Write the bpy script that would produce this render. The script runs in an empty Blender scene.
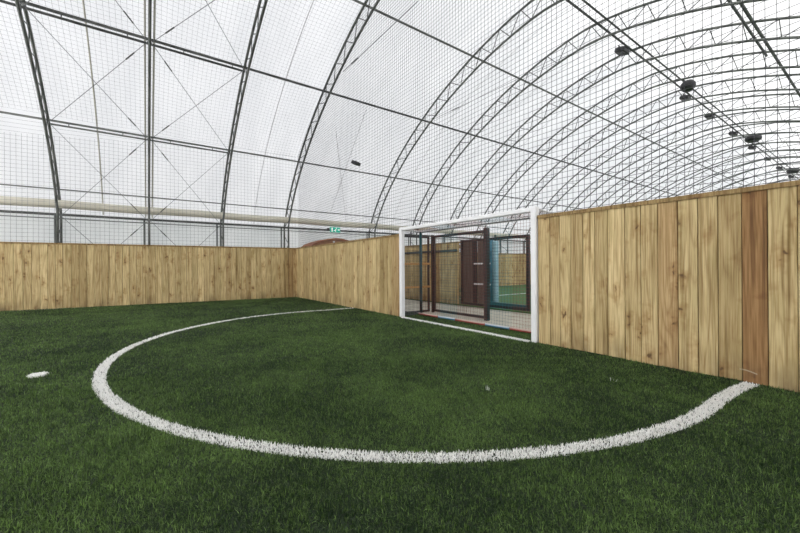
import bpy, math, random
import numpy as np
from mathutils import Vector, Matrix

random.seed(7)
rng = np.random.default_rng(7)
scene = bpy.context.scene
COL = scene.collection
PI = math.pi

# ------------------------------------------------------------------ materials
def mat(name, color=(.5, .5, .5), rough=.5, metal=0.0):
    m = bpy.data.materials.new(name)
    m.use_nodes = True
    b = m.node_tree.nodes['Principled BSDF']
    b.inputs['Base Color'].default_value = (*color, 1)
    b.inputs['Roughness'].default_value = rough
    b.inputs['Metallic'].default_value = metal
    return m

def noise_mat(name, c1, c2, scale=5.0, rough=.6, metal=0.0, detail=4, stretch=(1, 1, 1), lo=.35, hi=.65, bump=0.0):
    m = mat(name, c1, rough, metal)
    nt = m.node_tree; N = nt.nodes; L = nt.links
    b = N['Principled BSDF']
    g = N.new('ShaderNodeNewGeometry')
    mp = N.new('ShaderNodeMapping'); mp.inputs['Scale'].default_value = stretch
    n = N.new('ShaderNodeTexNoise'); n.inputs['Scale'].default_value = scale; n.inputs['Detail'].default_value = detail
    r = N.new('ShaderNodeValToRGB')
    r.color_ramp.elements[0].position = lo; r.color_ramp.elements[0].color = (*c1, 1)
    r.color_ramp.elements[1].position = hi; r.color_ramp.elements[1].color = (*c2, 1)
    L.new(g.outputs['Position'], mp.inputs['Vector']); L.new(mp.outputs[0], n.inputs['Vector'])
    L.new(n.outputs['Fac'], r.inputs[0]); L.new(r.outputs[0], b.inputs['Base Color'])
    if bump:
        bp = N.new('ShaderNodeBump'); bp.inputs['Strength'].default_value = bump; bp.inputs['Distance'].default_value = .01
        L.new(n.outputs['Fac'], bp.inputs['Height']); L.new(bp.outputs[0], b.inputs['Normal'])
    return m

def wood_mat(name='treated_pine'):
    """Pressure treated softwood. The mesh carries a colour attribute 'board': r tone, g offset, b redness."""
    m = mat(name, (.4, .3, .15), .75)
    nt = m.node_tree; N = nt.nodes; L = nt.links
    b = N['Principled BSDF']
    at = N.new('ShaderNodeAttribute'); at.attribute_name = 'board'
    sep = N.new('ShaderNodeSeparateColor'); L.new(at.outputs['Color'], sep.inputs[0])
    g = N.new('ShaderNodeNewGeometry')
    off = N.new('ShaderNodeVectorMath'); off.operation = 'SCALE'; off.inputs['Scale'].default_value = 37.0
    L.new(at.outputs['Color'], off.inputs[0])
    add = N.new('ShaderNodeVectorMath'); add.operation = 'ADD'
    L.new(g.outputs['Position'], add.inputs[0]); L.new(off.outputs[0], add.inputs[1])
    def mapping(s):
        mp = N.new('ShaderNodeMapping'); mp.inputs['Scale'].default_value = s
        L.new(add.outputs[0], mp.inputs['Vector']); return mp.outputs[0]
    def noise(vec, scale, detail=3, dist=0.0):
        n = N.new('ShaderNodeTexNoise'); n.inputs['Scale'].default_value = scale
        n.inputs['Detail'].default_value = detail; n.inputs['Distortion'].default_value = dist
        L.new(vec, n.inputs['Vector']); return n.outputs['Fac']
    def math_(op, a, c=None, clamp=False):
        n = N.new('ShaderNodeMath'); n.operation = op; n.use_clamp = clamp
        for i, v in enumerate((a, c)):
            if v is None: continue
            if isinstance(v, (int, float)): n.inputs[i].default_value = v
            else: L.new(v, n.inputs[i])
        return n.outputs[0]
    def mix(fac, a, c, mode='MIX'):
        n = N.new('ShaderNodeMix'); n.data_type = 'RGBA'; n.blend_type = mode
        if isinstance(fac, (int, float)): n.inputs[0].default_value = fac
        else: L.new(fac, n.inputs[0])
        for i, v in ((6, a), (7, c)):
            if isinstance(v, tuple): n.inputs[i].default_value = (*v, 1)
            else: L.new(v, n.inputs[i])
        return n.outputs[2]
    # cathedral grain: warped rings around a long vertical ellipse
    warp = noise(mapping((6.0, 6.0, .42)), 1.0, 1, .15)
    rings = math_('FRACT', math_('MULTIPLY', warp, 11.0))
    rings = math_('ABSOLUTE', math_('SUBTRACT', rings, .5))          # 0 .. .5
    fine = noise(mapping((90, 90, 3.0)), 1.0, 3)
    blotch = noise(mapping((4, 4, 1.6)), 1.0, 4)
    # knots
    v = N.new('ShaderNodeTexVoronoi'); v.feature = 'F1'; v.inputs['Scale'].default_value = 1.0
    wv = N.new('ShaderNodeVectorMath'); wv.operation = 'ADD'; wsc = N.new('ShaderNodeTexNoise'); wsc.inputs['Scale'].default_value = 9.0
    L.new(add.outputs[0], wsc.inputs['Vector']); L.new(wsc.outputs['Color'], wv.inputs[0]); L.new(mapping((5.2, 5.2, 2.4)), wv.inputs[1]); 
    L.new(wv.outputs[0], v.inputs['Vector'])
    kn = N.new('ShaderNodeMapRange'); kn.inputs[1].default_value = .06; kn.inputs[2].default_value = .13
    kn.inputs[3].default_value = 1; kn.inputs[4].default_value = 0
    L.new(v.outputs['Distance'], kn.inputs[0])
    base = mix(sep.outputs[0], (.43, .325, .145), (.78, .635, .345))
    red = mix(sep.outputs[2], base, (.52, .36, .26), 'MULTIPLY')
    ringm = N.new('ShaderNodeMapRange'); ringm.inputs[1].default_value = .28; ringm.inputs[2].default_value = .5; L.new(rings, ringm.inputs[0])
    c = mix(math_('MULTIPLY', ringm.outputs[0], .34), red, (.50, .36, .22), 'MULTIPLY')
    c = mix(math_('MULTIPLY', rings, .4), c, (.60, .50, .36), 'MULTIPLY')
    c = mix(math_('MULTIPLY', math_('SUBTRACT', fine, .42, True), 2.6, True), c, (.52, .42, .28), 'MULTIPLY')
    streak = noise(mapping((26, 26, .55)), 1.0, 3)
    c = mix(math_('MULTIPLY', math_('SUBTRACT', streak, .52, True), 4.0, True), c, (.42, .34, .20), 'MULTIPLY')
    gr = N.new('ShaderNodeMapRange'); gr.inputs[1].default_value = .5; gr.inputs[2].default_value = .75; gr.inputs[4].default_value = .55
    L.new(blotch, gr.inputs[0])
    c = mix(gr.outputs[0], c, (.62, .62, .48), 'MULTIPLY')
    halo = N.new('ShaderNodeMapRange'); halo.inputs[1].default_value = .12; halo.inputs[2].default_value = .42
    halo.inputs[3].default_value = .6; halo.inputs[4].default_value = 0; L.new(v.outputs['Distance'], halo.inputs[0])
    c = mix(halo.outputs[0], c, (.58, .42, .26), 'MULTIPLY')
    c = mix(math_('MULTIPLY', kn.outputs[0], .85), c, (.10, .05, .018))
    # splashed dirt low down on the boards
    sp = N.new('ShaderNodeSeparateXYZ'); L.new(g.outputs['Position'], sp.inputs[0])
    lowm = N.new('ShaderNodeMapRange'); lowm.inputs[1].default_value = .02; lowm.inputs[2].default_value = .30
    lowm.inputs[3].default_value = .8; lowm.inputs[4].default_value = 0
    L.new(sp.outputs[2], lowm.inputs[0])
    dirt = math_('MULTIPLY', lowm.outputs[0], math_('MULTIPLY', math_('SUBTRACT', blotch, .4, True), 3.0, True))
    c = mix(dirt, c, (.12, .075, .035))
    L.new(c, b.inputs['Base Color'])
    bp = N.new('ShaderNodeBump'); bp.inputs['Strength'].default_value = .25; bp.inputs['Distance'].default_value = .004
    L.new(fine, bp.inputs['Height']); L.new(bp.outputs[0], b.inputs['Normal'])
    return m

def blade_mat(name, c1, c2, transl, rough=.45, low=(.0, .0, .0)):
    m = mat(name, c1, rough)
    nt = m.node_tree; N = nt.nodes; L = nt.links
    b = N['Principled BSDF']
    at = N.new('ShaderNodeAttribute'); at.attribute_name = 'tint'
    mx = N.new('ShaderNodeMix'); mx.data_type = 'RGBA'
    L.new(at.outputs['Fac'], mx.inputs[0]); mx.inputs[6].default_value = (*c1, 1); mx.inputs[7].default_value = (*c2, 1)
    L.new(mx.outputs[2], b.inputs['Base Color'])
    tr = N.new('ShaderNodeBsdfTranslucent'); L.new(mx.outputs[2], tr.inputs[0])
    ms = N.new('ShaderNodeMixShader'); ms.inputs[0].default_value = transl
    L.new(b.outputs[0], ms.inputs[1]); L.new(tr.outputs[0], ms.inputs[2])
    L.new(ms.outputs[0], N['Material Output'].inputs[0])
    return m

def membrane_mat(name, col, dark):
    m = bpy.data.materials.new(name); m.use_nodes = True
    nt = m.node_tree; N = nt.nodes; L = nt.links
    N.remove(N['Principled BSDF'])
    g = N.new('ShaderNodeNewGeometry')
    mp = N.new('ShaderNodeMapping'); mp.inputs['Scale'].default_value = (1.3, .35, .5); mp.inputs['Rotation'].default_value = (0, 0, .25)
    n = N.new('ShaderNodeTexNoise'); n.inputs['Scale'].default_value = 1.0; n.inputs['Detail'].default_value = 4
    L.new(g.outputs['Position'], mp.inputs[0]); L.new(mp.outputs[0], n.inputs['Vector'])
    r = N.new('ShaderNodeValToRGB')
    r.color_ramp.elements[0].position = .3; r.color_ramp.elements[0].color = (*dark, 1)
    r.color_ramp.elements[1].position = .62; r.color_ramp.elements[1].color = (*col, 1)
    L.new(n.outputs['Fac'], r.inputs[0])
    tr = N.new('ShaderNodeBsdfTranslucent'); L.new(r.outputs[0], tr.inputs[0])
    df = N.new('ShaderNodeBsdfDiffuse'); df.inputs[0].default_value = (.8, .8, .8, 1)
    ms = N.new('ShaderNodeMixShader'); ms.inputs[0].default_value = .25
    L.new(tr.outputs[0], ms.inputs[1]); L.new(df.outputs[0], ms.inputs[2])
    L.new(ms.outputs[0], N['Material Output'].inputs[0])
    return m

M_wood = wood_mat()
M_gal = noise_mat('galvanised_steel', (.11, .12, .11), (.19, .20, .185), 3, .5, .5)
M_gald = noise_mat('galvanised_steel_dull', (.05, .055, .05), (.10, .105, .10), 3, .55, .4)
M_cable = mat('steel_cable', (.22, .23, .24), .5, .5)
M_black = noise_mat('black_powder_coat', (.012, .011, .012), (.025, .021, .022), 8, .45)
M_white = noise_mat('white_powder_coat', (.80, .81, .82), (.86, .87, .88), 4, .35)
M_beige = noise_mat('cream_fabric_sleeve', (.58, .555, .46), (.68, .655, .56), 2, .8, stretch=(.6, 4, 4))
M_seam = mat('membrane_seam_tape', (.55, .54, .47), .8)
M_seamg = mat('membrane_crease', (.62, .62, .64), .8)
M_net = mat('grey_net_twine', (.16, .16, .17), .8)
M_netd = mat('dark_net_twine', (.05, .05, .06), .8)
M_netred = mat('red_net_twine', (.20, .06, .045), .8)
M_netteal = mat('blue_net_twine', (.03, .15, .18), .8)
M_padred = noise_mat('red_pad', (.36, .05, .04), (.28, .04, .035), 6, .6)
M_padblue = noise_mat('blue_pad', (.05, .20, .34), (.08, .28, .42), 6, .6)
M_padwhite = mat('white_pad', (.55, .60, .66), .6)
M_teal = noise_mat('dark_teal_paint', (.005, .05, .06), (.01, .07, .08), 6, .5)
M_orange = noise_mat('orange_brown_timber', (.45, .22, .07), (.60, .34, .12), 6, .7, stretch=(3, 3, 12))
M_brown = noise_mat('rust_brown_timber', (.22, .075, .035), (.38, .16, .07), 5, .7, stretch=(1, 1, 8))
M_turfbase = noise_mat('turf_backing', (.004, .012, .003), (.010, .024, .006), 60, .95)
M_turffar = noise_mat('far_turf', (.035, .10, .025), (.07, .17, .05), 25, .9)
M_concrete = noise_mat('pale_concrete', (.42, .40, .33), (.52, .50, .42), 4, .85, bump=.2)
M_membrane = membrane_mat('translucent_pvc_membrane', (.96, .96, .975), (.86, .865, .885))
M_sidewall = membrane_mat('grey_pvc_side_curtain', (.97, .98, .98), (.86, .88, .885))
M_gap = mat('dark_backing_board', (.035, .025, .015), .9)
M_lens = mat('lamp_glass', (.05, .05, .055), .2)
M_blackplastic = noise_mat('black_cast_aluminium', (.012, .012, .014), (.03, .03, .032), 9, .5)
M_greensign = mat('green_sign_face', (.0, .45, .30), .5)
b_ = M_greensign.node_tree.nodes['Principled BSDF']
b_.inputs['Emission Color'].default_value = (.0, .50, .33, 1); b_.inputs['Emission Strength'].default_value = .35
M_signwhite = mat('white_sign_figure', (.85, .9, .88), .5)
b_ = M_signwhite.node_tree.nodes['Principled BSDF']
b_.inputs['Emission Color'].default_value = (.85, .95, .9, 1); b_.inputs['Emission Strength'].default_value = .4
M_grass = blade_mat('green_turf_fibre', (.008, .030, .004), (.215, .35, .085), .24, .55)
M_whitegrass = blade_mat('white_turf_fibre', (.90, .90, .88), (1, 1, .98), .25, .5)

# ------------------------------------------------------------------ geometry helpers
class MB:
    """Collects polygons into one mesh."""
    def __init__(s): s.v = []; s.f = []; s.attr = []
    def add(s, vs, fs, a=None):
        o = len(s.v); s.v += [tuple(map(float, p)) for p in vs]; s.f += [tuple(i + o for i in q) for q in fs]
        s.attr += [a] * len(vs); return s
    def box(s, lo, hi, a=None, bev=0.0):
        x0, y0, z0 = lo; x1, y1, z1 = hi
        if bev <= 0:
            return s.add([(x0, y0, z0), (x1, y0, z0), (x1, y1, z0), (x0, y1, z0), (x0, y0, z1), (x1, y0, z1), (x1, y1, z1), (x0, y1, z1)],
                         [(0, 3, 2, 1), (4, 5, 6, 7), (0, 1, 5, 4), (1, 2, 6, 5), (2, 3, 7, 6), (3, 0, 4, 7)], a)
        # bevelled box: 24 vertices
        vs = []; idx = {}
        for sx in (0, 1):
            for sy in (0, 1):
                for sz in (0, 1):
                    c = [(x0, x1)[sx], (y0, y1)[sy], (z0, z1)[sz]]; d = [(1, -1)[sx], (1, -1)[sy], (1, -1)[sz]]
                    for ax in range(3):
                        p = [c[k] + (d[k] * bev if k != ax else 0) for k in range(3)]
                        idx[(sx, sy, sz, ax)] = len(vs); vs.append(p)
        fs = []
        for ax in range(3):
            o = [k for k in range(3) if k != ax]
            for sa in (0, 1):
                q = []
                for (u, w) in ((0, 0), (1, 0), (1, 1), (0, 1)):
                    k = [0, 0, 0]; k[ax] = sa; k[o[0]] = u; k[o[1]] = w; q.append(idx[(*k, ax)])
                fs.append(tuple(q) if (sa == 1) ^ (ax == 1) else tuple(q[::-1]))
        for ax in range(3):                       # edges along ax
            o = [k for k in range(3) if k != ax]
            for u in (0, 1):
                for w in (0, 1):
                    k0 = [0, 0, 0]; k0[o[0]] = u; k0[o[1]] = w; k1 = list(k0); k1[ax] = 1
                    fs.append((idx[(*k0, o[0])], idx[(*k1, o[0])], idx[(*k1, o[1])], idx[(*k0, o[1])]))
        for sx in (0, 1):
            for sy in (0, 1):
                for sz in (0, 1):
                    fs.append(tuple(idx[(sx, sy, sz, ax)] for ax in range(3)))
        return s.add(vs, fs, a)
    def tube(s, pts, r, n=8, cap=True, a=None):
        pts = [Vector(p) for p in pts]; m = len(pts); vs = []
        up = None
        for i, p in enumerate(pts):
            if i == 0: d = pts[1] - p
            elif i == m - 1: d = p - pts[i - 1]
            else: d = (pts[i + 1] - p).normalized() + (p - pts[i - 1]).normalized()
            d.normalize()
            if up is None:
                up = Vector((0, 0, 1)) if abs(d.z) < .9 else Vector((1, 0, 0))
            u = d.cross(up)
            if u.length < 1e-4: u = d.cross(Vector((1, 0, 0)))
            u.normalize(); w = u.cross(d).normalized(); up = w
            for k in range(n):
                an = 2 * PI * k / n + PI / n
                vs.append(p + (u * math.cos(an) + w * math.sin(an)) * r)
        fs = []
        for i in range(m - 1):
            for k in range(n):
                k2 = (k + 1) % n
                fs.append((i * n + k, i * n + k2, (i + 1) * n + k2, (i + 1) * n + k))
        if cap:
            fs.append(tuple(range(n))[::-1]); fs.append(tuple((m - 1) * n + k for k in range(n)))
        return s.add(vs, fs, a)
    def lathe(s, prof, c, axis=2, n=20):
        vs = []; fs = []
        for (r, z) in prof:
            for k in range(n):
                an = 2 * PI * k / n; q = [r * math.cos(an), r * math.sin(an)]
                p = [0, 0, 0]; o = [i for i in range(3) if i != axis]
                p[o[0]] = c[o[0]] + q[0]; p[o[1]] = c[o[1]] + q[1]; p[axis] = c[axis] + z
                vs.append(p)
        for i in range(len(prof) - 1):
            for k in range(n):
                k2 = (k + 1) % n; fs.append((i * n + k, i * n + k2, (i + 1) * n + k2, (i + 1) * n + k))
        fs.append(tuple(range(n))[::-1]); fs.append(tuple((len(prof) - 1) * n + k for k in range(n)))
        return s.add(vs, fs)
    def build(s, name, m, parent=None, smooth=False, origin=None):
        me = bpy.data.meshes.new(name)
        v = s.v
        if origin is not None:
            o_ = Vector(origin); v = [tuple(Vector(p) - o_) for p in v]
        me.from_pydata(v, [], s.f); me.materials.append(m)
        if s.attr and s.attr[0] is not None:
            ca = me.color_attributes.new('board', 'FLOAT_COLOR', 'POINT')
            ca.data.foreach_set('color', np.array([(*a, 1.0) for a in s.attr], dtype=np.float32).ravel())
        me.update()
        if smooth:
            for p in me.polygons: p.use_smooth = True
        o = bpy.data.objects.new(name, me); COL.objects.link(o)
        if origin is not None: o.location = origin
        if parent is not None: o.parent = parent
        return o

def tag(o, label=None, cat=None, group=None, kind=None):
    if label: o['label'] = label
    if cat: o['category'] = cat
    if group: o['group'] = group
    if kind: o['kind'] = kind
    return o
def empty(name, loc, label=None, cat=None, group=None):
    o = bpy.data.objects.new(name, None); COL.objects.link(o); o.location = loc; o.empty_display_size = .1
    return tag(o, label, cat, group)
def shift(o, parent):
    """child built in world coordinates under an Empty placed at a base point"""
    o.parent = parent; o.matrix_parent_inverse = Matrix.Translation(parent.location).inverted(); return o

# ------------------------------------------------------------------ camera
H = 1.1; F = 359.74
yaw, pitch, roll = (math.radians(a) for a in (35.305, .0456, -.351))
fw = Vector((math.sin(yaw), math.cos(yaw), 0)); rt = Vector((math.cos(yaw), -math.sin(yaw), 0)); up = Vector((0, 0, 1))
fw2 = fw * math.cos(pitch) + up * math.sin(pitch); up2 = up * math.cos(pitch) - fw * math.sin(pitch)
r3 = rt * math.cos(roll) + up2 * math.sin(roll); u3 = up2 * math.cos(roll) - rt * math.sin(roll)
cd = bpy.data.cameras.new('camera'); cam = bpy.data.objects.new('camera', cd); COL.objects.link(cam)
cd.sensor_width = 36; cd.lens = F * 36 / 800; cd.clip_start = .05; cd.clip_end = 500
mw = Matrix(((r3.x, u3.x, -fw2.x, 0), (r3.y, u3.y, -fw2.y, 0), (r3.z, u3.z, -fw2.z, H), (0, 0, 0, 1)))
cam.matrix_world = mw; scene.camera = cam

# ------------------------------------------------------------------ tunnel profile (cross-section in Y,Z)
Yc, PA, PB, PZ, DEP, PW = 6.0, 10.19, 6.917, 2.08, .542, 1.606
X0, X1 = -7.2, 63.0
def profile(off=0.0, n=40, legs=True, z_start=2.86):
    """off > 0 moves inwards; returns points from the far (high Y) foot over the ridge to the near foot"""
    a = PA - off; b = PB - off
    th0 = math.asin(min(1, max(0, (z_start - PZ) / b)) ** (PW / 2))
    pts = []
    for i in range(n + 1):
        t = th0 + (PI - 2 * th0) * i / n
        c, s_ = math.cos(t), math.sin(t)
        pts.append((Yc + a * math.copysign(abs(c) ** (2 / PW), c), PZ + b * abs(s_) ** (2 / PW)))
    if legs: pts = [(pts[0][0], 0.0)] + pts + [(pts[-1][0], 0.0)]
    return pts
def roof_z(y, off=0.0):
    a = PA - off; b = PB - off
    t = 1 - (min(1, abs((y - Yc) / a))) ** PW
    return PZ + b * t ** (1 / PW)
ARCH_X = [-4.73, -2.24, 0.12, 2.49, 5.05, 9.4, 12.05, 14.6, 17.15] + [19.75 + 2.6 * i for i in range(17)]
PUR = dict(P1=(14.15, 5.35), P2=(11.62, 7.18), P3=(8.77, 8.45), P4=(5.80, 8.97), P5=(2.6, 8.22), R0=(15.6, 3.63), R1=(15.98, 2.86))

# ------------------------------------------------------------------ floors
tag(MB().box((X0, -4.2, -.12), (X1, 16.2, -.03)).build('floor', M_concrete), kind='structure')
WX = 4.565                      # face of the right hand boarding
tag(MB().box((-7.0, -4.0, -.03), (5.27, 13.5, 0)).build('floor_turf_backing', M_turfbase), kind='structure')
tag(MB().box((7.42, -4.0, -.03), (60, 13.0, 0)).build('floor_far_turf', M_turffar), kind='structure')

# ------------------------------------------------------------------ board walls
def board_wall(name, p0, p1, edges, thick, top, normal_sign, capw=.13, red={}, cap=True, endgrain=True):
    """p0->p1 line on the ground; edges = distances along it; boards stand on the side the pitch sees"""
    p0 = Vector((*p0, 0)); p1 = Vector((*p1, 0)); d = (p1 - p0).normalized(); nrm = Vector((-d.y, d.x, 0)) * normal_sign  # towards viewer
    mb = MB()
    for i in range(len(edges) - 1):
        e0, e1 = edges[i], edges[i + 1]; g = .0022 + random.random() * .0016
        tone = min(1, max(0, random.gauss(.55, .22))); rd = red.get(i, max(0, random.gauss(-.12, .18)))
        rd = min(rd, .12) if i not in red else rd
        a = (tone, random.random(), min(1, rd))
        j = random.uniform(-.003, .003); bz = random.uniform(.0, .012); tl = random.uniform(-.0015, .0015)
        q = []
        c = .003
        secs = [(e0 + g, -thick), (e0 + g, j - c), (e0 + g + c, j), (e1 - g - c, j), (e1 - g, j - c), (e1 - g, -thick)]
        for z in (bz, top - .045):
            for (s_, t) in secs: q.append(p0 + d * (s_ + (tl if z > 1 else 0)) + nrm * t + Vector((0, 0, z)))
        n = len(secs)
        fs = [(k, (k + 1) % n, n + (k + 1) % n, n + k) for k in range(n)] + [tuple(range(n))[::-1], tuple(range(n, 2 * n))]
        mb.add(q, fs, a)
    o = tag(mb.build(name, M_wood), kind='structure')
    L = edges[-1]; s0 = edges[0]
    def slab(nm, a0, a1, t0, t1, z0, z1, m, attr=None):
        b = MB(); q = []
        for z in (z0, z1):
            for (s_, t) in ((a0, t0), (a1, t0), (a1, t1), (a0, t1)): q.append(p0 + d * s_ + nrm * t + Vector((0, 0, z)))
        b.add(q, [(0, 1, 2, 3), (4, 5, 6, 7), (0, 1, 5, 4), (1, 2, 6, 5), (2, 3, 7, 6), (3, 0, 4, 7)], attr)
        r = b.build(nm, m); r.parent = o; return r
    slab('backing_board', s0, L, -thick - .02, -thick - .002, 0, top - .05, M_gap)
    for z in (.25, .95, top - .2):
        slab('support_rail', s0, L, -thick - .075, -thick - .022, z, z + .1, M_wood, (.4, random.random(), .1))
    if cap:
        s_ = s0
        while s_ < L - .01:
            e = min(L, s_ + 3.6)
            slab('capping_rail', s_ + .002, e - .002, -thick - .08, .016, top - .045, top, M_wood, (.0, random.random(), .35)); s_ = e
    return o
TOP = 1.82
# right wall, nearer half: measured board edges (distance measured from the goal post towards the viewer)
ys = [3.045, 2.863, 2.716, 2.562, 2.403, 2.252, 2.098, 1.909, 1.743, 1.578, 1.398, 1.23, 1.074, .901, .728, .546]
while ys[-1] > -3.8: ys.append(ys[-1] - random.uniform(.155, .175))
ed = [ys[0] - y for y in ys]
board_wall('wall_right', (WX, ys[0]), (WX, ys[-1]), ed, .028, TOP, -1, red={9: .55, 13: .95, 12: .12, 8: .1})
n = 40; st = (13.06 - 6.45) / n
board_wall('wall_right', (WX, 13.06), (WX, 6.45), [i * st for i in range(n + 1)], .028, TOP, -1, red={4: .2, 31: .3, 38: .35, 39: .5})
bx = [0]
while bx[-1] < 11.3: bx.append(bx[-1] + random.uniform(.15, .175))
Lb = Vector((-7.0 - 4.6, .93)).normalized()
board_wall('wall_back', (4.6, 13.06), (4.6 + Lb.x * bx[-1], 13.06 + Lb.y * bx[-1]), bx, .028, TOP, 1, red={0: .4, 1: .55, 2: .2, 14: .25})
# faint white scuff low on the boards where the marking meets the wall
sc = MB(); pts_ = [(.92, .120), (.88, .119), (.84, .110), (.80, .097)]
for (ya_, za_), (yb__, zb_) in zip(pts_[:-1], pts_[1:]):
    sc.add([(WX - .0046, ya_, za_ - .006), (WX - .0046, yb__, zb_ - .006), (WX - .0046, yb__, zb_ + .006), (WX - .0046, ya_, za_ + .006)], [(0, 1, 2, 3)])
sc.build('paint_scuff', mat('faint_paint_scuff', (.36, .30, .20), .8), bpy.data.objects['wall_right'])
# corridor and neighbouring pitch
e = [0]
while e[-1] < 5.4: e.append(e[-1] + .165)
board_wall('wall_corridor', (7.37, 13.0), (7.37, 7.50), [5.5 * i / 33 for i in range(34)], .028, TOP, -1)
board_wall('wall_corridor', (7.37, 5.02), (7.37, -3.0), [8.02 * i / 48 for i in range(49)], .028, TOP, -1)
board_wall('wall_neighbour_back', (22.0, 13.06), (7.46, 13.06), [14.54 * i / 88 for i in range(89)], .028, TOP, 1)

# dark rail fixed along the corridor boards
tag(MB().box((7.315, 7.52, 1.53), (7.338, 12.9, 1.60)).build('handrail', M_gald), 'thin dark rail fixed along the corridor boards behind the goal', 'rail')

# ------------------------------------------------------------------ turf blades
arc_c = np.array([3.70, 4.92])
out_px = np.array([[1.668, 8.359], [.503, 7.546], [-.008, 6.727], [-.276, 6.004], [-.426, 5.334], [-.45, 4.756], [-.358, 4.123], [-.272, 3.775],
                   [-.096, 3.29], [.077, 2.945], [.278, 2.599], [.414, 2.377], [.718, 2.017], [1.07, 1.716], [1.391, 1.49], [1.785, 1.25], [2.221, 1.072],
                   [2.888, .878], [3.525, .822]])
rel = out_px - arc_c; tht = np.arctan2(rel[:, 1], -rel[:, 0]); rr = np.hypot(rel[:, 0], rel[:, 1])
def basis(t): return np.stack([np.ones_like(t), np.cos(t), np.sin(t), np.cos(2 * t), np.sin(2 * t)], -1)
coef = np.linalg.lstsq(basis(tht), rr, rcond=None)[0]
def arc_r(t): return basis(t) @ coef
LW = .106
ta = -PI / 2; tb = PI / 2
def line_sd(x, y):
    """signed: >0 inside the goal-area line band"""
    rx = x - arc_c[0]; ry = y - arc_c[1]
    t = np.clip(np.arctan2(ry, -rx), ta, tb)
    r = np.hypot(rx, ry); R = arc_r(t)
    d_arc = np.minimum(R - r, r - (R - LW))
    yb = arc_c[1] - arc_r(np.array([ta]))[0]; yt = arc_c[1] + arc_r(np.array([tb]))[0]
    yb = yb - .075 * np.maximum(rx, 0) ** 2
    d_st = np.maximum(np.minimum(y - yb, yb + LW - y), np.minimum(yt - y, y - (yt - LW)))
    d = np.where(rx < 0, d_arc, d_st)
    d = np.where(x > WX - .01, -1, d)
    # goal line
    d2 = np.minimum.reduce([x - 4.485, 4.555 - x, y - 3.17, 6.31 - y])
    sp = .072 - np.hypot(x + .905, y - 5.174)
    return np.maximum.reduce([d, d2, sp]), np.maximum(d, -1), d2, sp

def blades(name, m, x, y, hgt, wid, tint, lean=.5):
    n = len(x); az = rng.uniform(0, 2 * PI, n); la = rng.uniform(0, 2 * PI, n); lm = hgt * np.abs(rng.normal(0, lean, n))
    lm = np.minimum(lm, hgt * 1.1); hz = np.sqrt(np.maximum(hgt ** 2 - lm ** 2, (hgt * .45) ** 2))
    dx = np.cos(az) * wid / 2; dy = np.sin(az) * wid / 2
    tx = x + np.cos(la) * lm; ty = y + np.sin(la) * lm
    V = np.empty((n, 5, 3), np.float32)
    mx_ = x + np.cos(la) * lm * .35; my_ = y + np.sin(la) * lm * .35
    V[:, 0] = np.stack([x - dx, y - dy, np.zeros(n)], -1); V[:, 1] = np.stack([x + dx, y + dy, np.zeros(n)], -1)
    V[:, 2] = np.stack([mx_ + dx * .9, my_ + dy * .9, hz * .6], -1); V[:, 3] = np.stack([mx_ - dx * .9, my_ - dy * .9, hz * .6], -1)
    V[:, 4] = np.stack([tx, ty, hz], -1)
    me = bpy.data.meshes.new(name)
    me.vertices.add(5 * n); me.vertices.foreach_set('co', V.ravel())
    base = (np.arange(n) * 5)[:, None]
    loops = np.concatenate([base + np.array([[0, 1, 2, 3]]), base + np.array([[3, 2, 4]])], 1).astype(np.int32).ravel()
    me.loops.add(len(loops)); me.loops.foreach_set('vertex_index', loops)
    ls = np.stack([np.arange(n) * 7, np.arange(n) * 7 + 4], 1).astype(np.int32).ravel()
    me.polygons.add(2 * n); me.polygons.foreach_set('loop_start', ls)
    at = me.attributes.new('tint', 'FLOAT', 'POINT'); at.data.foreach_set('value', np.repeat(tint, 5).astype(np.float32))
    me.materials.append(m); me.update(calc_edges=True); me.validate()
    o = bpy.data.objects.new(name, me); COL.objects.link(o); return o

def smooth_noise(x, y, s, seed):
    r = np.random.default_rng(seed); g_ = r.random((64, 64)); u = x * s + 20; v = y * s + 20
    iu = np.floor(u).astype(int); iv = np.floor(v).astype(int); fu = u - iu; fv = v - iv
    fu = fu * fu * (3 - 2 * fu); fv = fv * fv * (3 - 2 * fv); G = lambda a, b: g_[a % 64, b % 64]
    return (G(iu, iv) * (1 - fu) + G(iu + 1, iv) * fu) * (1 - fv) + (G(iu, iv + 1) * (1 - fu) + G(iu + 1, iv + 1) * fu) * fv

# rings of falling density around where the viewer stands
X, Y, W, HH = [], [], [], []
edges_r = [0.0, 2.2, 3.2, 4.5, 6.5, 9.5, 17.5]
dens = [30000, 26000, 17000, 9000, 4600, 2600]
for k in range(6):
    r0, r1 = edges_r[k], edges_r[k + 1]
    lo_x = max(-6.5, -r1); hi_x = min(5.2, r1); lo_y = max(-2.4, -r1); hi_y = min(13.9, r1)
    nn = int(dens[k] * (hi_x - lo_x) * (hi_y - lo_y))
    x = rng.uniform(lo_x, hi_x, nn); y = rng.uniform(lo_y, hi_y, nn); r = np.hypot(x, y)
    ok = (r >= r0) & (r < r1)
    a = np.degrees(np.arctan2(x, y)); ok &= (a > (-85 if r0 < 6 else -34)) & (a < 115)       # the half of the pitch in front of the viewer
    ok &= ~((x > WX - .005) & ((y < 3.02) | (y > 6.47)))
    ok &= y < 13.06 + (4.6 - x) * .0802 - .01
    x, y = x[ok], y[ok]
    X.append(x); Y.append(y); s_ = min(2.6, (34000 / dens[k]) ** .42)
    W.append(rng.uniform(.0016, .0036, len(x)) * s_); HH.append(rng.uniform(.010, .026, len(x)) * (1 + .05 * k))
X = np.concatenate(X); Y = np.concatenate(Y); W = np.concatenate(W); HH = np.concatenate(HH)
allsd = line_sd(X, Y)[0]
keep = allsd < rng.normal(.0, .004, len(X))
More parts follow.
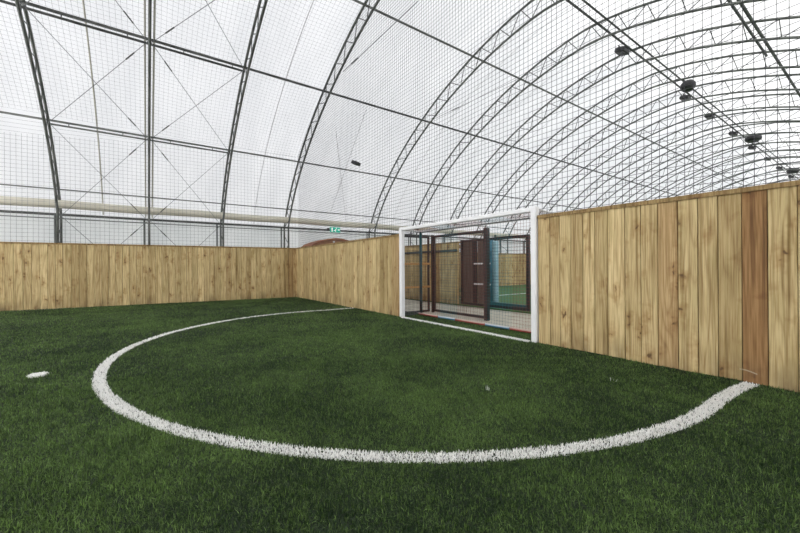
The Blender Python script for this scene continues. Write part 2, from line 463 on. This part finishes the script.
X, Y, W, HH = X[keep], Y[keep], W[keep], HH[keep]
HH = HH * (.8 + .4 * smooth_noise(X, Y, 3.1, 3))
clump = smooth_noise(X, Y, 60, 11) * .5 + smooth_noise(X, Y, 110, 12) * .5
HH = HH * (.45 + 1.1 * clump)
tint = np.clip((rng.beta(.9, 2.0, len(X)) * .95) * (.45 + 1.1 * clump) + .35 * (smooth_noise(X, Y, 1.7, 1) - .5) + .25 * (smooth_noise(X, Y, 9, 2) - .5), 0, 1)
print('blades', len(X))
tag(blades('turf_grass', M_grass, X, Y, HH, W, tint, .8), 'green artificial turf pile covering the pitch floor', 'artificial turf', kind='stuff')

def scatter(n_, x0, x1, y0, y1): return rng.uniform(x0, x1, n_), rng.uniform(y0, y1, n_)
# curved goal area line
x, y = scatter(1050000, -.7, WX - .01, .6, 9.4)
sd, d1, d2, sp = line_sd(x, y)
r = np.hypot(x, y)
k = (d1 > rng.normal(.0, .004, len(x))) & (rng.random(len(x)) < np.clip((3.4 / r) ** 1.2, .28, 1)); xs_, ys_ = x[k], y[k]
rs = np.hypot(xs_, ys_)
o = blades('goal_area_line', M_whitegrass, xs_, ys_, rng.uniform(.010, .026, len(xs_)), rng.uniform(.0030, .0060, len(xs_)) * np.clip(rs / 3.2, 1, 2.6), rng.random(len(xs_)), .70)
tag(o, 'white curved goal area line in the turf sweeping round from board wall to board wall', 'pitch marking', kind='stuff')
x, y = scatter(14000, 4.47, 4.56, 3.1, 6.4); k = line_sd(x, y)[2] > rng.normal(0, .003, len(x))
tag(blades('goal_line', M_whitegrass, x[k], y[k], rng.uniform(.020, .032, k.sum()), rng.uniform(.005, .009, k.sum()), rng.random(k.sum()), .35),
    'thin straight white goal line in the turf between the goal posts', 'pitch marking', kind='stuff')
x, y = scatter(2600, -1.0, -.8, 5.08, 5.27); k = line_sd(x, y)[3] > rng.normal(0, .004, len(x))
tag(blades('penalty_spot', M_whitegrass, x[k], y[k], rng.uniform(.020, .032, k.sum()), rng.uniform(.007, .012, k.sum()), rng.random(k.sum()), .5),
    'small round white penalty spot in the turf at the far left', 'pitch marking', kind='stuff')
def fleck(x0, y0, n_, label):
    x = x0 + rng.normal(0, .012, n_); y = y0 + rng.normal(0, .012, n_)
    tag(blades('turf_fleck', M_whitegrass, x, y, rng.uniform(.03, .045, n_), rng.uniform(.003, .006, n_), rng.random(n_), .6), label, 'fleck')
fleck(2.481, 2.162, 7, 'tiny white fleck lying in the turf inside the curved line')
fleck(3.62, 1.62, 6, 'tiny pale fleck lying in the turf near the right board wall')
# white line on the neighbouring pitch
tag(MB().box((7.6, 8.85, .0), (20, 8.95, .006)).build('touch_line', M_padwhite), 'white line on the green pitch seen through the mesh gates', 'pitch marking')

# ------------------------------------------------------------------ tunnel skin
def skin(name, m, pts, x0, x1, thick=.02, dx=.65, sag=True):
    xs = []; bays = [a for a in ARCH_X if x0 <= a <= x1]
    cuts = sorted(set([x0, x1] + bays))
    for a, b in zip(cuts[:-1], cuts[1:]):
        k = max(2, int((b - a) / dx)); xs += [a + (b - a) * i / k for i in range(k)]
    xs.append(cuts[-1])
    n = len(pts); vs = []; fs = []
    for x in xs:
        j = max([c for c in cuts if c <= x]); nx = [c for c in cuts if c > x]; w = (nx[0] - j) if nx else 1
        t = (x - j) / w; s_ = .05 * math.sin(PI * t) if sag else 0
        for i, (yy, zz) in enumerate(pts):
            dy, dz = yy - Yc, zz - PZ; l = math.hypot(dy, dz) or 1
            vs.append((x, yy - dy / l * s_, zz - dz / l * s_))
    for i in range(len(xs) - 1):
        for k in range(n - 1): fs.append((i * n + k, i * n + k + 1, (i + 1) * n + k + 1, (i + 1) * n + k))
    return MB().add(vs, fs).build(name, m, smooth=True)
tag(skin('ceiling', M_membrane, profile(-.10, 56, False, 2.95), X0, X1), kind='structure')
for nm, yy in (('wall_far_side', 16.14), ('wall_near_side', -4.14)):
    tag(MB().box((X0, yy - .01, -.03), (X1, yy + .01, 2.96)).build(nm, M_sidewall if yy > 0 else M_membrane), kind='structure')
def gable(name, x):
    pts = profile(-.10, 40, True, 2.95); vs = [(x, a, b) for a, b in pts]; vs2 = [(x + .02, a, b) for a, b in pts]; n = len(pts)
    MBx = MB(); MBx.add(vs + vs2, [tuple(range(n)), tuple(range(n, 2 * n))[::-1]] + [(k, k + 1, n + k + 1, n + k) for k in range(n - 1)])
    return tag(MBx.build(name, M_membrane), kind='structure')
gable('wall_gable', X0 - .02); gable('wall_gable', X1)

# seams of the membrane at mid bay
def on_profile_line(x0, x1, y0, y1, off, n=14):
    return [(x0 + (x1 - x0) * i / n, y0 + (y1 - y0) * i / n, roof_z(y0 + (y1 - y0) * i / n, off)) for i in range(n + 1)]
PP = profile(-.04, 60, False, 2.95)
def seam(x, m, r=.012): return MB().tube([(x, a, b) for a, b in PP], r, 5)
ceil = bpy.data.objects['ceiling']
for x in (.02, .22): seam(x, M_seam, .024).build('seam', M_seam, ceil)
o = seam(-1.17, M_seam, .02).build('seam', M_seam, ceil)
o = seam(3.75, M_seamg).build('seam', M_seamg, ceil)
for x in (10.7, 13.3, 15.9): seam(x, M_seamg, .009).build('seam', M_seamg, ceil)

# ------------------------------------------------------------------ arches
def web(mb, off_out, off_in, x, step=.80, r=.013, rin=True):
    po = profile(off_out, 240, False); pi_ = profile(off_in, 240, False)
    L = 0; acc = [0]
    for a, b in zip(po[:-1], po[1:]): L += math.hypot(a[0] - b[0], a[1] - b[1]); acc.append(L)
    k = int(L / step); 
    def at(P, s_):
        t = np.interp(s_, acc, range(len(acc))); i = min(int(t), len(P) - 2); f = t - i
        return (P[i][0] * (1 - f) + P[i + 1][0] * f, P[i][1] * (1 - f) + P[i + 1][1] * f)
    for i in range(k):
        a = at(po, i * L / k); b = at(pi_, (i + .42) * L / k); c = at(po, (i + 1) * L / k)
        mb.tube([(x, *a), (x, *b)], r, 5); mb.tube([(x, *b), (x, *c)], r, 5)
    for P, Q in ((po[0], pi_[0]), (po[-1], pi_[-1])):
        zz = 0.1; fl = 0
        while zz + .4 < 2.86:
            mb.tube([(x, (P, Q)[fl][0], zz), (x, (Q, P)[fl][0], zz + .4)], r, 5); zz += .4; fl ^= 1
arch_protos = {}
def make_arch(x, label, group):
    root = empty('roof_arch', (x, 16.0, 0), label, 'roof arch', group)
    if 'm' not in arch_protos:
        c1 = MB().tube([(0, a, b) for a, b in profile(0, 64)], .036, 8)
        c2 = MB().tube([(0, a, b) for a, b in profile(DEP, 64)], .036, 8)
        w = MB(); web(w, 0.0, DEP, 0)
        sp2 = MB().tube([(-.14, 15.98, 0), (-.14, 15.98, 2.9)], .03, 8).tube([(-.14, 15.98, 2.75), (0, 15.98, 2.75)], .02, 6)
        arch_protos['m'] = [(sp2, 'support_post'), (c1, 'outer_chord'), (c2, 'inner_chord'), (w, 'lattice')]
        arch_protos['o'] = []
        for mb, nm in arch_protos['m']:
            o = mb.build(nm, M_gald if nm == 'lattice' else M_gal, None, smooth=(nm != 'lattice'), origin=(0, 16.0, 0)); o.location = (0, 0, 0); o.parent = root
            arch_protos['o'].append(o)
    else:
        for p in arch_protos['o']:
            c = p.copy(); COL.objects.link(c); c.parent = root; c.location = (0, 0, 0)
    return root
ARCH_LABEL = {
    -2.24: 'leftmost steel lattice roof arch, leaning left of the upright one',
    0.12: 'steel roof arch that rises as a straight vertical line at the left',
    2.49: 'steel roof arch just right of the upright one, above the back boards',
    5.05: 'lattice roof arch rising from the corner where the two board walls meet',
    9.4: 'lattice roof arch rising just left of the goal, past the small floodlight',
    12.05: 'first lattice roof arch rising behind the left goal post',
    14.6: 'second lattice roof arch rising behind the goal crossbar',
    17.15: 'third lattice roof arch rising behind the goal crossbar',
    19.75: 'fourth lattice roof arch behind the crossbar, near the right goal post'}
for x in ARCH_X:
    if x < -4: continue
    make_arch(x, ARCH_LABEL.get(x, 'distant lattice roof arch in the close row above the right board wall'),
              'steel lattice roof arches' if x in ARCH_LABEL else 'distant steel lattice roof arches')

# ------------------------------------------------------------------ purlins and rails
def purlin(key, label, r=.034, second=None, x0=X0 + .1, x1=X1 - .1, name='roof_purlin', m=None, dy=0, dz=0):
    yy, zz = PUR[key]; mb = MB()
    mb.tube([(x0, yy + dy, zz + dz), (x1, yy + dy, zz + dz)], r, 8)
    o = tag(mb.build(name, m or M_gal, smooth=True), label, 'roof purlin', 'roof purlins')
    if second:
        a, b, sy, sz = second
        s2 = MB(); s2.tube([(a, yy + sy, zz + sz), (b, yy + sy, zz + sz)], r * .85, 8)
        c = x = a + .4
        while x < b:
            s2.tube([(x, yy, zz), (x, yy + sy, zz + sz)], .012, 5); x += 1.25
        s2.build('second_tube', m or M_gal, o, smooth=True)
    return o
purlin('P1', 'long steel roof tube carrying the small black floodlight, second above the eaves duct', .030, (-2.2, 2.49, -.05, -.12))
purlin('P2', 'long steel roof tube crossing the upper left, above the one with the floodlight', .036, (X0 + .2, 2.49, -.06, -.15), m=M_gald)
purlin('P3', 'long steel roof tube between the ridge lamps and the upper left tube', .034)
purlin('P4', 'double steel ridge tube carrying the row of hanging lamps', .034, (X0 + .2, X1 - .2, -.27, .0), m=M_gald)
purlin('P5', 'dark steel roof tube at the top right corner, right of the ridge lamps', .040, (X0 + .2, 17.1, .12, -.10), m=M_gald)
o = purlin('R0', 'thin steel tube running just above the cream eaves duct', .022); 
yy, zz = PUR['R1']
mb = MB().tube([(X0 + .1, yy - .1, zz), (X1 - .1, yy - .1, zz)], .040, 8)
o = tag(mb.build('eaves_rail', M_gald, smooth=True), 'dark steel eaves rail running below the cream duct', 'eaves rail')
MB().tube([(X0 + .1, yy - .1, zz - .13), (X1 - .1, yy - .1, zz - .13)], .016, 6).build('lower_tube', M_gal, o)
mb = MB(); pts = []
tag(MB().tube([(X0 + .1 + i * .8, 15.80 + .006 * math.sin(i), 3.18 + .012 * math.sin(i * 1.3)) for i in range(87)], .135, 14).build('eaves_duct', M_beige, smooth=True),
    'thick cream fabric duct running along the foot of the roof', 'duct')

# ------------------------------------------------------------------ bracing cables
def cable(p, q, label, r=.008, grp='crossed wire braces'):
    d = (Vector(q) - Vector(p)); o = MB().tube([p, q], r, 6)
    o = o.build('brace_cable', M_cable)
    m1 = Vector(p) + d * .13; m2 = m1 + d.normalized() * .30
    MB().tube([m1, m2], r * 2.1, 6).build('turnbuckle', M_gald, o)
    return tag(o, label, 'wire brace', grp)
lv = ['floor', 'eaves rail', 'floodlight tube', 'upper left roof tube', 'ridge-side roof tube']
pt = [(15.75, .25), (15.7, 2.80), (13.95, 5.22), (11.45, 7.02), (8.65, 8.30)]
for (xa, xb, side) in ((.12, -2.24, 'left'), (.12, 2.49, 'right')):
    for i in range(4):
        s_ = .04 if xb > xa else -.04; e_ = -s_
        cable((xa + s_, *pt[i]), (xb + e_, *pt[i + 1]), f'thin wire rising {side} of the upright arch, {lv[i]} to {lv[i+1]}')
        cable((xa + s_, *pt[i + 1]), (xb + e_, *pt[i]), f'thin wire falling {side} of the upright arch, {lv[i+1]} to {lv[i]}')

def ray(px, py):
    return (r3 * ((px - 400) / F) - u3 * ((py - 266.5) / F) + fw2)
def roof_hit(px, py, off):
    d = ray(px, py); t = .5
    while t < 90:
        p = Vector((0, 0, H)) + d * t
        a = PA - off; b = PB - off
        if (abs((p.y - Yc) / a) ** PW + max(0, (p.z - PZ) / b) ** PW) > 1: return tuple(p)
        t += .01
    return None
p_, q_ = (5.10, 11.0, 6.95), (7.75, 8.70, 7.98)
cable(roof_hit(343, 72, .45), roof_hit(418, 1, .45), 'single thin wire crossing the roof right of the corner arch', .009, 'single wires under the roof')
cable(roof_hit(434, 119, .45), roof_hit(598, 41, .55), 'single thin wire rising right from the arch left of the goal to the ridge', .009, 'single wires under the roof')
for (a, b) in (((336, 131), (346, 222)), ((366, 110), (330, 214))):
    MB().tube([roof_hit(a[0] + (b[0] - a[0]) * t / 8, a[1] + (b[1] - a[1]) * t / 8, -.04) for t in range(9)], .010, 5).build('seam', M_seamg, ceil)

# ------------------------------------------------------------------ lamps, fans, exit sign
def floodlight(x, y, z, label, s=1.0, tilt=.5, grp=None, yawl=0.0, drop=.16):
    root = empty('floodlight', (x, y, z), label, 'floodlight', grp)
    body = MB().box((-.17 * s, -.13 * s, -.05 * s), (.17 * s, .13 * s, .05 * s), bev=.02 * s)
    for k in range(-3, 4): body.box((k * .045 * s - .006, -.12 * s, .05 * s), (k * .045 * s + .006, .12 * s, .08 * s))
    b = body.build('housing', M_blackplastic, root); b.rotation_euler = (tilt, 0, yawl)
    g = MB().box((-.145 * s, -.105 * s, -.058 * s), (.145 * s, .105 * s, -.048 * s)).build('lens', M_lens, b)
    br = MB().tube([(-.185 * s, 0, 0), (-.185 * s, 0, drop * s), (.185 * s, 0, drop * s), (.185 * s, 0, 0)], .014 * s, 6)
    br.tube([(0, 0, drop * s), (0, 0, drop * s + .06)], .022, 6)
    br.build('bracket', M_blackplastic, root)
    return root
floodlight(7.42, 13.72, 5.56, 'small black floodlight clamped on the roof tube between the corner arch and the goal', 1.05, .5, None, .3, .05)
RL = [(13.9, 'black ridge floodlight nearest the viewer, alone before the first round fan'),
      (20.2, 'black ridge floodlight just below the nearest round fan'),
      (23.7, 'black ridge floodlight, first beyond the nearest round fan'),
      (28.0, 'black ridge floodlight, second beyond the nearest round fan'),
      (32.4, 'black ridge floodlight just below the middle round fan'),
      (36.8, 'small far ridge floodlight, first beyond the middle round fan'),
      (41.0, 'small far ridge floodlight, last before the farthest round fan'),
      (46.0, 'small far ridge floodlight below the farthest round fan')]
for x, lb in RL: floodlight(x, 5.86, 8.72, lb, 1.3, .25, 'floodlights along the ridge', 0, .10)
def fan(x, label, s=.8):
    root = empty('ridge_fan', (x, 5.30, 8.58), label, 'fan', 'round fans along the ridge')
    MB().lathe([(r * s, z * 1.1) for r, z in [(.12, -.15), (.30, -.13), (.46, -.08), (.52, 0), (.50, .10), (.34, .20), (.10, .22)]], (0, 0, 0), 2, 24).build('housing', M_blackplastic, root, smooth=True)
    MB().lathe([(.36 * s, -.150), (.36 * s, -.125), (.30 * s, -.125), (.30 * s, -.150)], (0, 0, 0), 2, 24).build('rim', M_gald, root)
    MB().tube([(0, 0, .2), (0, .22, .39)], .02, 6).build('bracket', M_gald, root)
fan(18.6, 'dark round saucer shaped fan on the ridge, nearest of three', .52)
fan(29.6, 'dark round saucer shaped fan on the ridge, middle of three', .75)
fan(42.5, 'dark round saucer shaped fan on the ridge, farthest of three', .75)

root = empty('exit_sign', (7.32, 15.62, 2.86), 'small green running figure exit sign hung from the eaves rail', 'exit sign')
MB().box((-.25, -.03, -.12), (.25, .03, .12), bev=.008).build('sign_box', M_greensign, root)
f = MB()
def pl_(pts): f.add([(x, -.036, z) for x, z in pts] + [(x, -.031, z) for x, z in pts], [tuple(range(len(pts))), tuple(range(len(pts), 2 * len(pts)))[::-1]] + [(k, (k + 1) % len(pts), len(pts) + (k + 1) % len(pts), len(pts) + k) for k in range(len(pts))])
pl_([(-.20, -.09), (-.13, -.09), (-.13, .09), (-.20, .09)])                 # door
pl_([(-.03, .02), (.03, .05), (.05, .02), (.0, -.02)]); pl_([(.0, -.02), (.04, -.03), (.02, -.09), (-.01, -.09)])
pl_([(-.03, -.01), (0, -.02), (-.04, -.06), (-.09, -.05), (-.09, -.035)]); pl_([(.03, .05), (.08, .01), (.09, .02), (.04, .07)])
pl_([(.045 + .022 * math.cos(a * PI / 4), .085 + .022 * math.sin(a * PI / 4)) for a in range(8)])
pl_([(.13, -.02), (.18, -.02), (.18, -.05), (.23, 0), (.18, .05), (.18, .02), (.13, .02)])
f.build('running_figure', M_signwhite, root)
MB().box((-.40, -.03, -.07), (-.29, .04, .07), bev=.01).build('battery_box', M_blackplastic, root)
for sx in (-.2, .2): MB().tube([(sx, 0, .12), (sx, .2, .12)], .008, 5).build('hanger', M_gald, root)

# brown curved-roof hut behind the boards
root = empty('curved_roof_hut', (6.7, 14.9, -.03), 'rust brown hut with a low curved roof rising above the boards below the exit sign', 'hut')
arcp = [(-1.10, 2.02), (-.95, 2.14), (-.7, 2.24), (-.35, 2.34), (0, 2.39), (.3, 2.38), (.65, 2.31), (1.0, 2.18), (1.15, 2.08)]
def prism(pts, y0, y1):
    n_ = len(pts); return MB().add([(x, y0, z) for x, z in pts] + [(x, y1, z) for x, z in pts],
        [tuple(range(n_)), tuple(range(n_, 2 * n_))[::-1]] + [(k, (k + 1) % n_, n_ + (k + 1) % n_, n_ + k) for k in range(n_)])
roofp = [(x, z) for x, z in arcp] + [(x, z - .07) for x, z in arcp[::-1]]
prism(roofp, -.62, .55).build('curved_roof', M_brown, root)
prism([(x * .95, z - .08) for x, z in arcp] + [(1.09, 0), (-1.04, 0)], -.5, .5).build('hut_wall', noise_mat('light_brown_timber', (.34, .16, .08), (.46, .24, .13), 5, .7, stretch=(8, 8, 1)), root)
MB().lathe([(.0, -.03), (.05, -.02), (.05, 0)], (-.02, -.52, 2.22), 1, 12).build('lamp', M_white, root)

# ------------------------------------------------------------------ goal
G0, G1, GT = 3.10, 6.385, 1.955
root = empty('football_goal', (4.58, (G0 + G1) / 2, 0), 'white box goal set in the gap of the board wall', 'goal')
def gp(mb, name, m, smooth=False): return shift(mb.build(name, m, smooth=smooth), root)
for yy in (G0, G1):
    gp(MB().box((4.525, yy - .045, 0), (4.625, yy + .045, GT), bev=.014), 'post', M_white)
gp(MB().box((4.545, G0 + .045, GT - .075), (4.61, G1 - .045, GT - .005), bev=.014), 'crossbar', M_white)
RX = 5.10
gp(MB().tube([(RX, G0, 1.885), (RX, G1, 1.885)], .028, 8), 'rear_top_bar', M_white, True)
for yy in (G0, G1):
    gp(MB().tube([(4.62, yy, 1.93), (RX, yy, 1.885)], .02, 8), 'side_top_bar', M_white, True)
for yy in (G0, G1):
    gp(MB().tube([(RX, yy, 0), (RX, yy, 1.87)], .033, 10), 'rear_post', M_teal, True)
bands = [(6.36, 5.71, 'r'), (5.71, 5.20, 'b'), (5.20, 4.43, 'r'), (4.43, 3.89, 'b'), (3.89, 3.14, 'r')]
for (ya, yb, c) in bands:
    mb = MB(); cell = .055
    k = int((ya - yb) / cell)
    for i in range(k + 1):
        yy = ya - (ya - yb) * i / k; mb.tube([(RX - .05, yy, .03), (RX - .01, yy, 1.87)], .0019, 3, False)
    for j in range(34):
        z = .03 + j * .0555; xx = RX - .05 + .04 * z / 1.87; mb.tube([(xx, ya, z), (xx, yb, z)], .0019, 3, False)
    for j in range(10):                                              # roof of the net
        xx = 4.62 + j * .052; zz = 1.945 - .06 * (xx - 4.6) / .5; mb.tube([(xx, ya, zz), (xx, yb, zz)], .002, 3, False)
    for i in range(k + 1):
        yy = ya - (ya - yb) * i / k; mb.tube([(4.62, yy, 1.945), (RX, yy, 1.885)], .002, 3, False)
    o = gp(mb, 'net_panel', M_netred if c == 'r' else M_netteal); o['label'] = 'red net panel' if c == 'r' else 'blue net panel'
    col = M_padred if c == 'r' else M_padblue
    o = gp(MB().tube([(RX - .075, ya - .004, .045), (RX - .075, yb + .004, .045)], .021, 10), 'ground_bar', col, True); o['label'] = 'red padded ground bar' if c == 'r' else 'blue padded ground bar'
    if c == 'b':
        gp(MB().tube([(RX - .085, ya - .01, .058), (RX - .085, yb + .01, .058)], .014, 8), 'white_band_highlight', M_padwhite, True)  # white of the blue bar together with its painted upper highlight
    else:
        gp(MB().tube([(RX - .085, ya - .01, .058), (RX - .085, yb + .01, .058)], .014, 8), 'pink_highlight', bpy.data.materials.get('pink_highlight') or mat('pink_highlight', (.52, .34, .30), .6), True)  # upper highlight of the red bar, painted as a paler strip
for yy in (G0, G1):
    mb = MB()
    for i in range(9): xx = 4.64 + i * .055; mb.tube([(xx, yy, .02), (xx, yy, 1.9)], .0022, 3, False)
    for j in range(33): mb.tube([(4.64, yy, .04 + j * .057), (RX, yy, .04 + j * .057)], .0022, 3, False)
    gp(mb, 'side_net', M_net)

# ------------------------------------------------------------------ frames and gates behind the goal
def mesh_frame(name, label, cat, axis, c, a0, a1, z0, z1, t=.05, post=.05, cell=.06, wire=.002, grp=None, mids=(), m=M_black, wm=None):
    """rectangular steel frame with weldmesh. axis 'y': plane X=c running along Y; axis 'x': plane Y=c running along X"""
    P = (lambda a, z, o=0: (c + o, a, z)) if axis == 'y' else (lambda a, z, o=0: (a, c + o, z))
    base = P((a0 + a1) / 2, z0 if z0 < .1 else 0)
    root = empty(name, base, label, cat, grp)
    def bx(nm, A0, A1, Z0, Z1, mm=m, tt=t):
        p = P(A0, Z0, -tt / 2); q = P(A1, Z1, tt / 2)
        return shift(MB().box([min(u, v) for u, v in zip(p, q)], [max(u, v) for u, v in zip(p, q)], bev=.006).build(nm, mm), root)
    bx('frame_post', a0, a0 + post, z0, z1); bx('frame_post', a1 - post, a1, z0, z1)
    bx('top_rail', a0 + post, a1 - post, z1 - post, z1); bx('bottom_rail', a0 + post, a1 - post, z0, z0 + post)
    for mm in mids: bx('middle_post', mm - post * .5, mm + post * .5, z0 + post, z1 - post)
    mb = MB(); n1 = int((a1 - a0) / cell); n2 = int((z1 - z0) / cell)
    for i in range(1, n1): a = a0 + (a1 - a0) * i / n1; mb.tube([P(a, z0 + .01), P(a, z1 - .01)], wire, 3, False)
    for j in range(1, n2): z = z0 + (z1 - z0) * j / n2; mb.tube([P(a0 + .01, z, wire), P(a1 - .01, z, wire)], wire, 3, False)
    shift(mb.build('weldmesh', wm or m), root)
    return root
# sliding panel in the corridor (px 433..487)
PX = 5.80
def Yat(px, X): return X / math.tan(math.atan((px - 400) / F) + yaw)
ya, yb = Yat(433.5, PX), Yat(488, PX)
rt_ = mesh_frame('steel_fence_panel', 'tall black steel mesh panel standing centrally behind the goal', 'fence panel', 'y', PX, yb, ya, .0, 1.86, .06, .055, .10, .0022)
shift(MB().box((PX - .05, yb - .01, -.03), (PX + .05, yb + .085, 1.90), bev=.008).build('end_post', M_black), rt_)
shift(MB().box((PX - .04, ya + .005, -.03), (PX + .04, ya + .05, 1.88), bev=.008).build('end_post', M_black), rt_)
# return fence across the corridor (px 404..432)
yy = 7.0
rt_ = mesh_frame('steel_fence_panel', 'short black topped panel with two orange rails beside the left goal post', 'fence panel', 'x', yy, 4.72, 5.86, -.03, 1.86, .05, .045, .12, .0022)
for z in (1.17, .60):
    shift(MB().box((4.73, yy - .05, z - .025), (5.85, yy - .03, z + .025), bev=.004).build('timber_rail', M_orange), rt_)['label'] = 'orange brown timber rail'
# mesh gates in the neighbouring pitch wall (px 461..529)
GX = 7.40
g0, g1, g2 = Yat(461, GX), Yat(475, GX), Yat(529.5, GX)
gm = mesh_frame('mesh_gate', 'narrow dark brown mesh gate leaf seen behind the tall black panel', 'gate', 'y', GX, g1 + .01, g0, .03, 1.85, .06, .06, .030, .0035, 'mesh gates beyond the goal')
shift(MB().box((GX + .04, g1 + .06, .1), (GX + .06, g0 - .05, 1.80)).build('brown_slats', noise_mat('brown_slat', (.20, .155, .12), (.30, .24, .19), 5, .8, stretch=(1, 30, 1))), gm)
g15 = Yat(487, GX)
gm = mesh_frame('mesh_gate', 'middle dark brown mesh gate leaf with pale hinges, just left of the tall black post', 'gate', 'y', GX, g15 + .005, g1 - .005, .03, 1.85, .06, .06, .030, .0035, 'mesh gates beyond the goal')
shift(MB().box((GX + .04, g15 + .05, .1), (GX + .06, g1 - .06, 1.80)).build('brown_slats', bpy.data.materials['brown_slat']), gm)
for z in (1.17, .62):
    shift(MB().box((GX - .06, g15 + .10, z - .02), (GX - .035, g15 + .42, z + .02), bev=.004).build('hinge', M_white), gm)
gm = mesh_frame('mesh_gate', 'wide black framed mesh gate left of the right goal post', 'gate', 'y', GX, g2, g15 - .01, .03, 1.85, .07, .07, .09, .0025, 'mesh gates beyond the goal')
shift(MB().box((GX - .05, g2 + .07, .10), (GX + .02, g15 - .02, .17)).build('lower_rail', M_teal), gm)
for z in (1.17, .62):
    shift(MB().box((GX - .06, g15 - .16, z - .02), (GX - .04, g15 - .02, z + .02), bev=.004).build('latch', M_white), gm)
# pale blue padded post beyond the gate
yb_ = Yat(495.5, 7.75)
rt_ = empty('padded_post', (7.75, yb_, 0), 'pale blue padded post standing just beyond the mesh gates', 'post')
M_paleblue = noise_mat('pale_blue_vinyl', (.28, .48, .56), (.38, .58, .66), 5, .5)
shift(MB().lathe([(.075, 0), (.085, .02), (.085, 1.74), (.07, 1.78), (.02, 1.79)], (7.75, yb_, 0), 2, 18).build('padding', M_paleblue, smooth=True), rt_)
shift(MB().tube([(7.75, yb_, 1.78), (7.75, yb_, 1.95)], .03, 8).build('pole', M_gald), rt_)
rt_ = empty('padded_post', (7.9, Yat(490.5, 7.9), 0), 'dark teal post beside the pale blue padded one', 'post')
shift(MB().lathe([(.09, 0), (.09, 1.84), (.03, 1.86)], (7.9, Yat(490.5, 7.9), 0), 2, 16).build('padding', noise_mat('blue_vinyl', (.04, .16, .24), (.07, .24, .33), 5, .5), smooth=True), rt_)

# ------------------------------------------------------------------ nets
def prisms(name, m, lines, r):
    mb = MB()
    for l in lines: mb.tube(l, r, 3, False)
    return mb.build(name, m)
NX = WX + .09; NOFF = .85
# right hand net above the boards (and over the goal gap)
lines = []; cell = .076
y = -3.2
while y < 13.1:
    lines.append([(NX, y, TOP - .02), (NX + .02, y, (TOP + roof_z(y, NOFF)) / 2), (NX, y, roof_z(y, NOFF))]); y += cell
z = TOP + .03
while z < roof_z(Yc, NOFF) - .02:
    lo, hi = -3.2, 13.1
    while roof_z(hi, NOFF) < z and hi > Yc: hi -= .02
    while roof_z(lo, NOFF) < z and lo < Yc: lo += .02
    k = max(2, int((hi - lo) / .8)); ph = random.random() * 6
    lines.append([(NX + .012 * math.sin(i * .9 + z * 1.3), lo + (hi - lo) * i / k, z + (.008 * math.sin(i * 1.7 + z * 2) if 0 < i < k else 0)) for i in range(k + 1)]); z += cell
o = prisms('side_net', M_netd, lines, .0032)
MB().tube([(NX, -3.2, TOP - .01), (NX, 13.1, TOP - .01)], .006, 6).build('edge_rope', M_netd, o)
tag(o, 'square mesh netting hanging above the right board wall and over the goal', 'netting', 'safety netting')
# back net above the back boards
lines = []; cell = .108
def backy(x): return 13.06 + (4.6 - x) * .0802 + .06
x = NX
while x > -7.0:
    yb_ = backy(x); lines.append([(x, yb_, TOP - .02), (x, yb_ + .02, 3.4), (x, yb_, roof_z(yb_, NOFF))]); x -= cell
z = TOP + .04
while z < roof_z(backy(4.6), NOFF) - .02:
    lines.append([(4.6 - i * .75, backy(4.6 - i * .75), z + .008 * math.sin(i * 1.3 + z)) for i in range(16)]); z += cell
tag(prisms('back_net', M_net, lines, .0029), 'fine square netting hanging above the back board wall', 'netting', 'safety netting')
# roof net
lines = []; cell = .108
y = 13.15; 
while y > -1.0:
    zz = roof_z(y, NOFF)
    lines.append([(4.6 - i * 1.1, y, zz - .10 * abs(math.sin(PI * (4.6 - i * 1.1) / 2.5)) * .6) for i in range(11)])
    y -= cell * max(.45, math.cos(math.atan2(roof_z(y, NOFF) - roof_z(y - .1, NOFF), .1)))
x = NX
while x > -6.6:
    lines.append([(x, yy_, roof_z(yy_, NOFF) - .10 * abs(math.sin(PI * x / 2.5)) * .6) for yy_ in np.linspace(13.15, -1, 34)]); x -= cell
tag(prisms('roof_net', M_net, lines, .0021), 'fine netting slung under the roof arches over the pitch', 'netting', 'safety netting')

# ------------------------------------------------------------------ light: overcast sky and an added fill sun outside the translucent skin
w = bpy.data.worlds.new('overcast_sky'); scene.world = w; w.use_nodes = True
nt = w.node_tree; N = nt.nodes; L = nt.links
bg = N['Background']
tc = N.new('ShaderNodeTexCoord'); sp_ = N.new('ShaderNodeSeparateXYZ'); L.new(tc.outputs['Generated'], sp_.inputs[0])
cr = N.new('ShaderNodeValToRGB'); mr = N.new('ShaderNodeMapRange'); mr.inputs[1].default_value = -1; mr.inputs[2].default_value = 1
L.new(sp_.outputs[2], mr.inputs[0]); L.new(mr.outputs[0], cr.inputs[0])
cr.color_ramp.elements[0].position = .47; cr.color_ramp.elements[0].color = (.30, .31, .28, 1)
cr.color_ramp.elements[1].position = .55; cr.color_ramp.elements[1].color = (.97, .98, 1.0, 1)
L.new(cr.outputs[0], bg.inputs['Color']); bg.inputs['Strength'].default_value = 1.27
sd_ = bpy.data.lights.new('low_fill_sun', 'SUN'); so_ = bpy.data.objects.new('low_fill_sun', sd_); COL.objects.link(so_)  # added sun, unseen; brightens the interior through the gable and near side skin
sd_.energy = 12.5; sd_.angle = math.radians(8); sd_.color = (1, .97, .92)
so_.rotation_euler = Vector((.965, .25, -.085)).to_track_quat('-Z', 'Y').to_euler()

scene.view_settings.view_transform = 'Standard'; scene.view_settings.look = 'None'
scene.view_settings.exposure = 0.0; scene.view_settings.gamma = 1.0
scene.view_settings.use_curve_mapping = False
scene.cycles.max_bounces = 8; scene.cycles.diffuse_bounces = 4; scene.cycles.transmission_bounces = 6; scene.cycles.transparent_max_bounces = 8
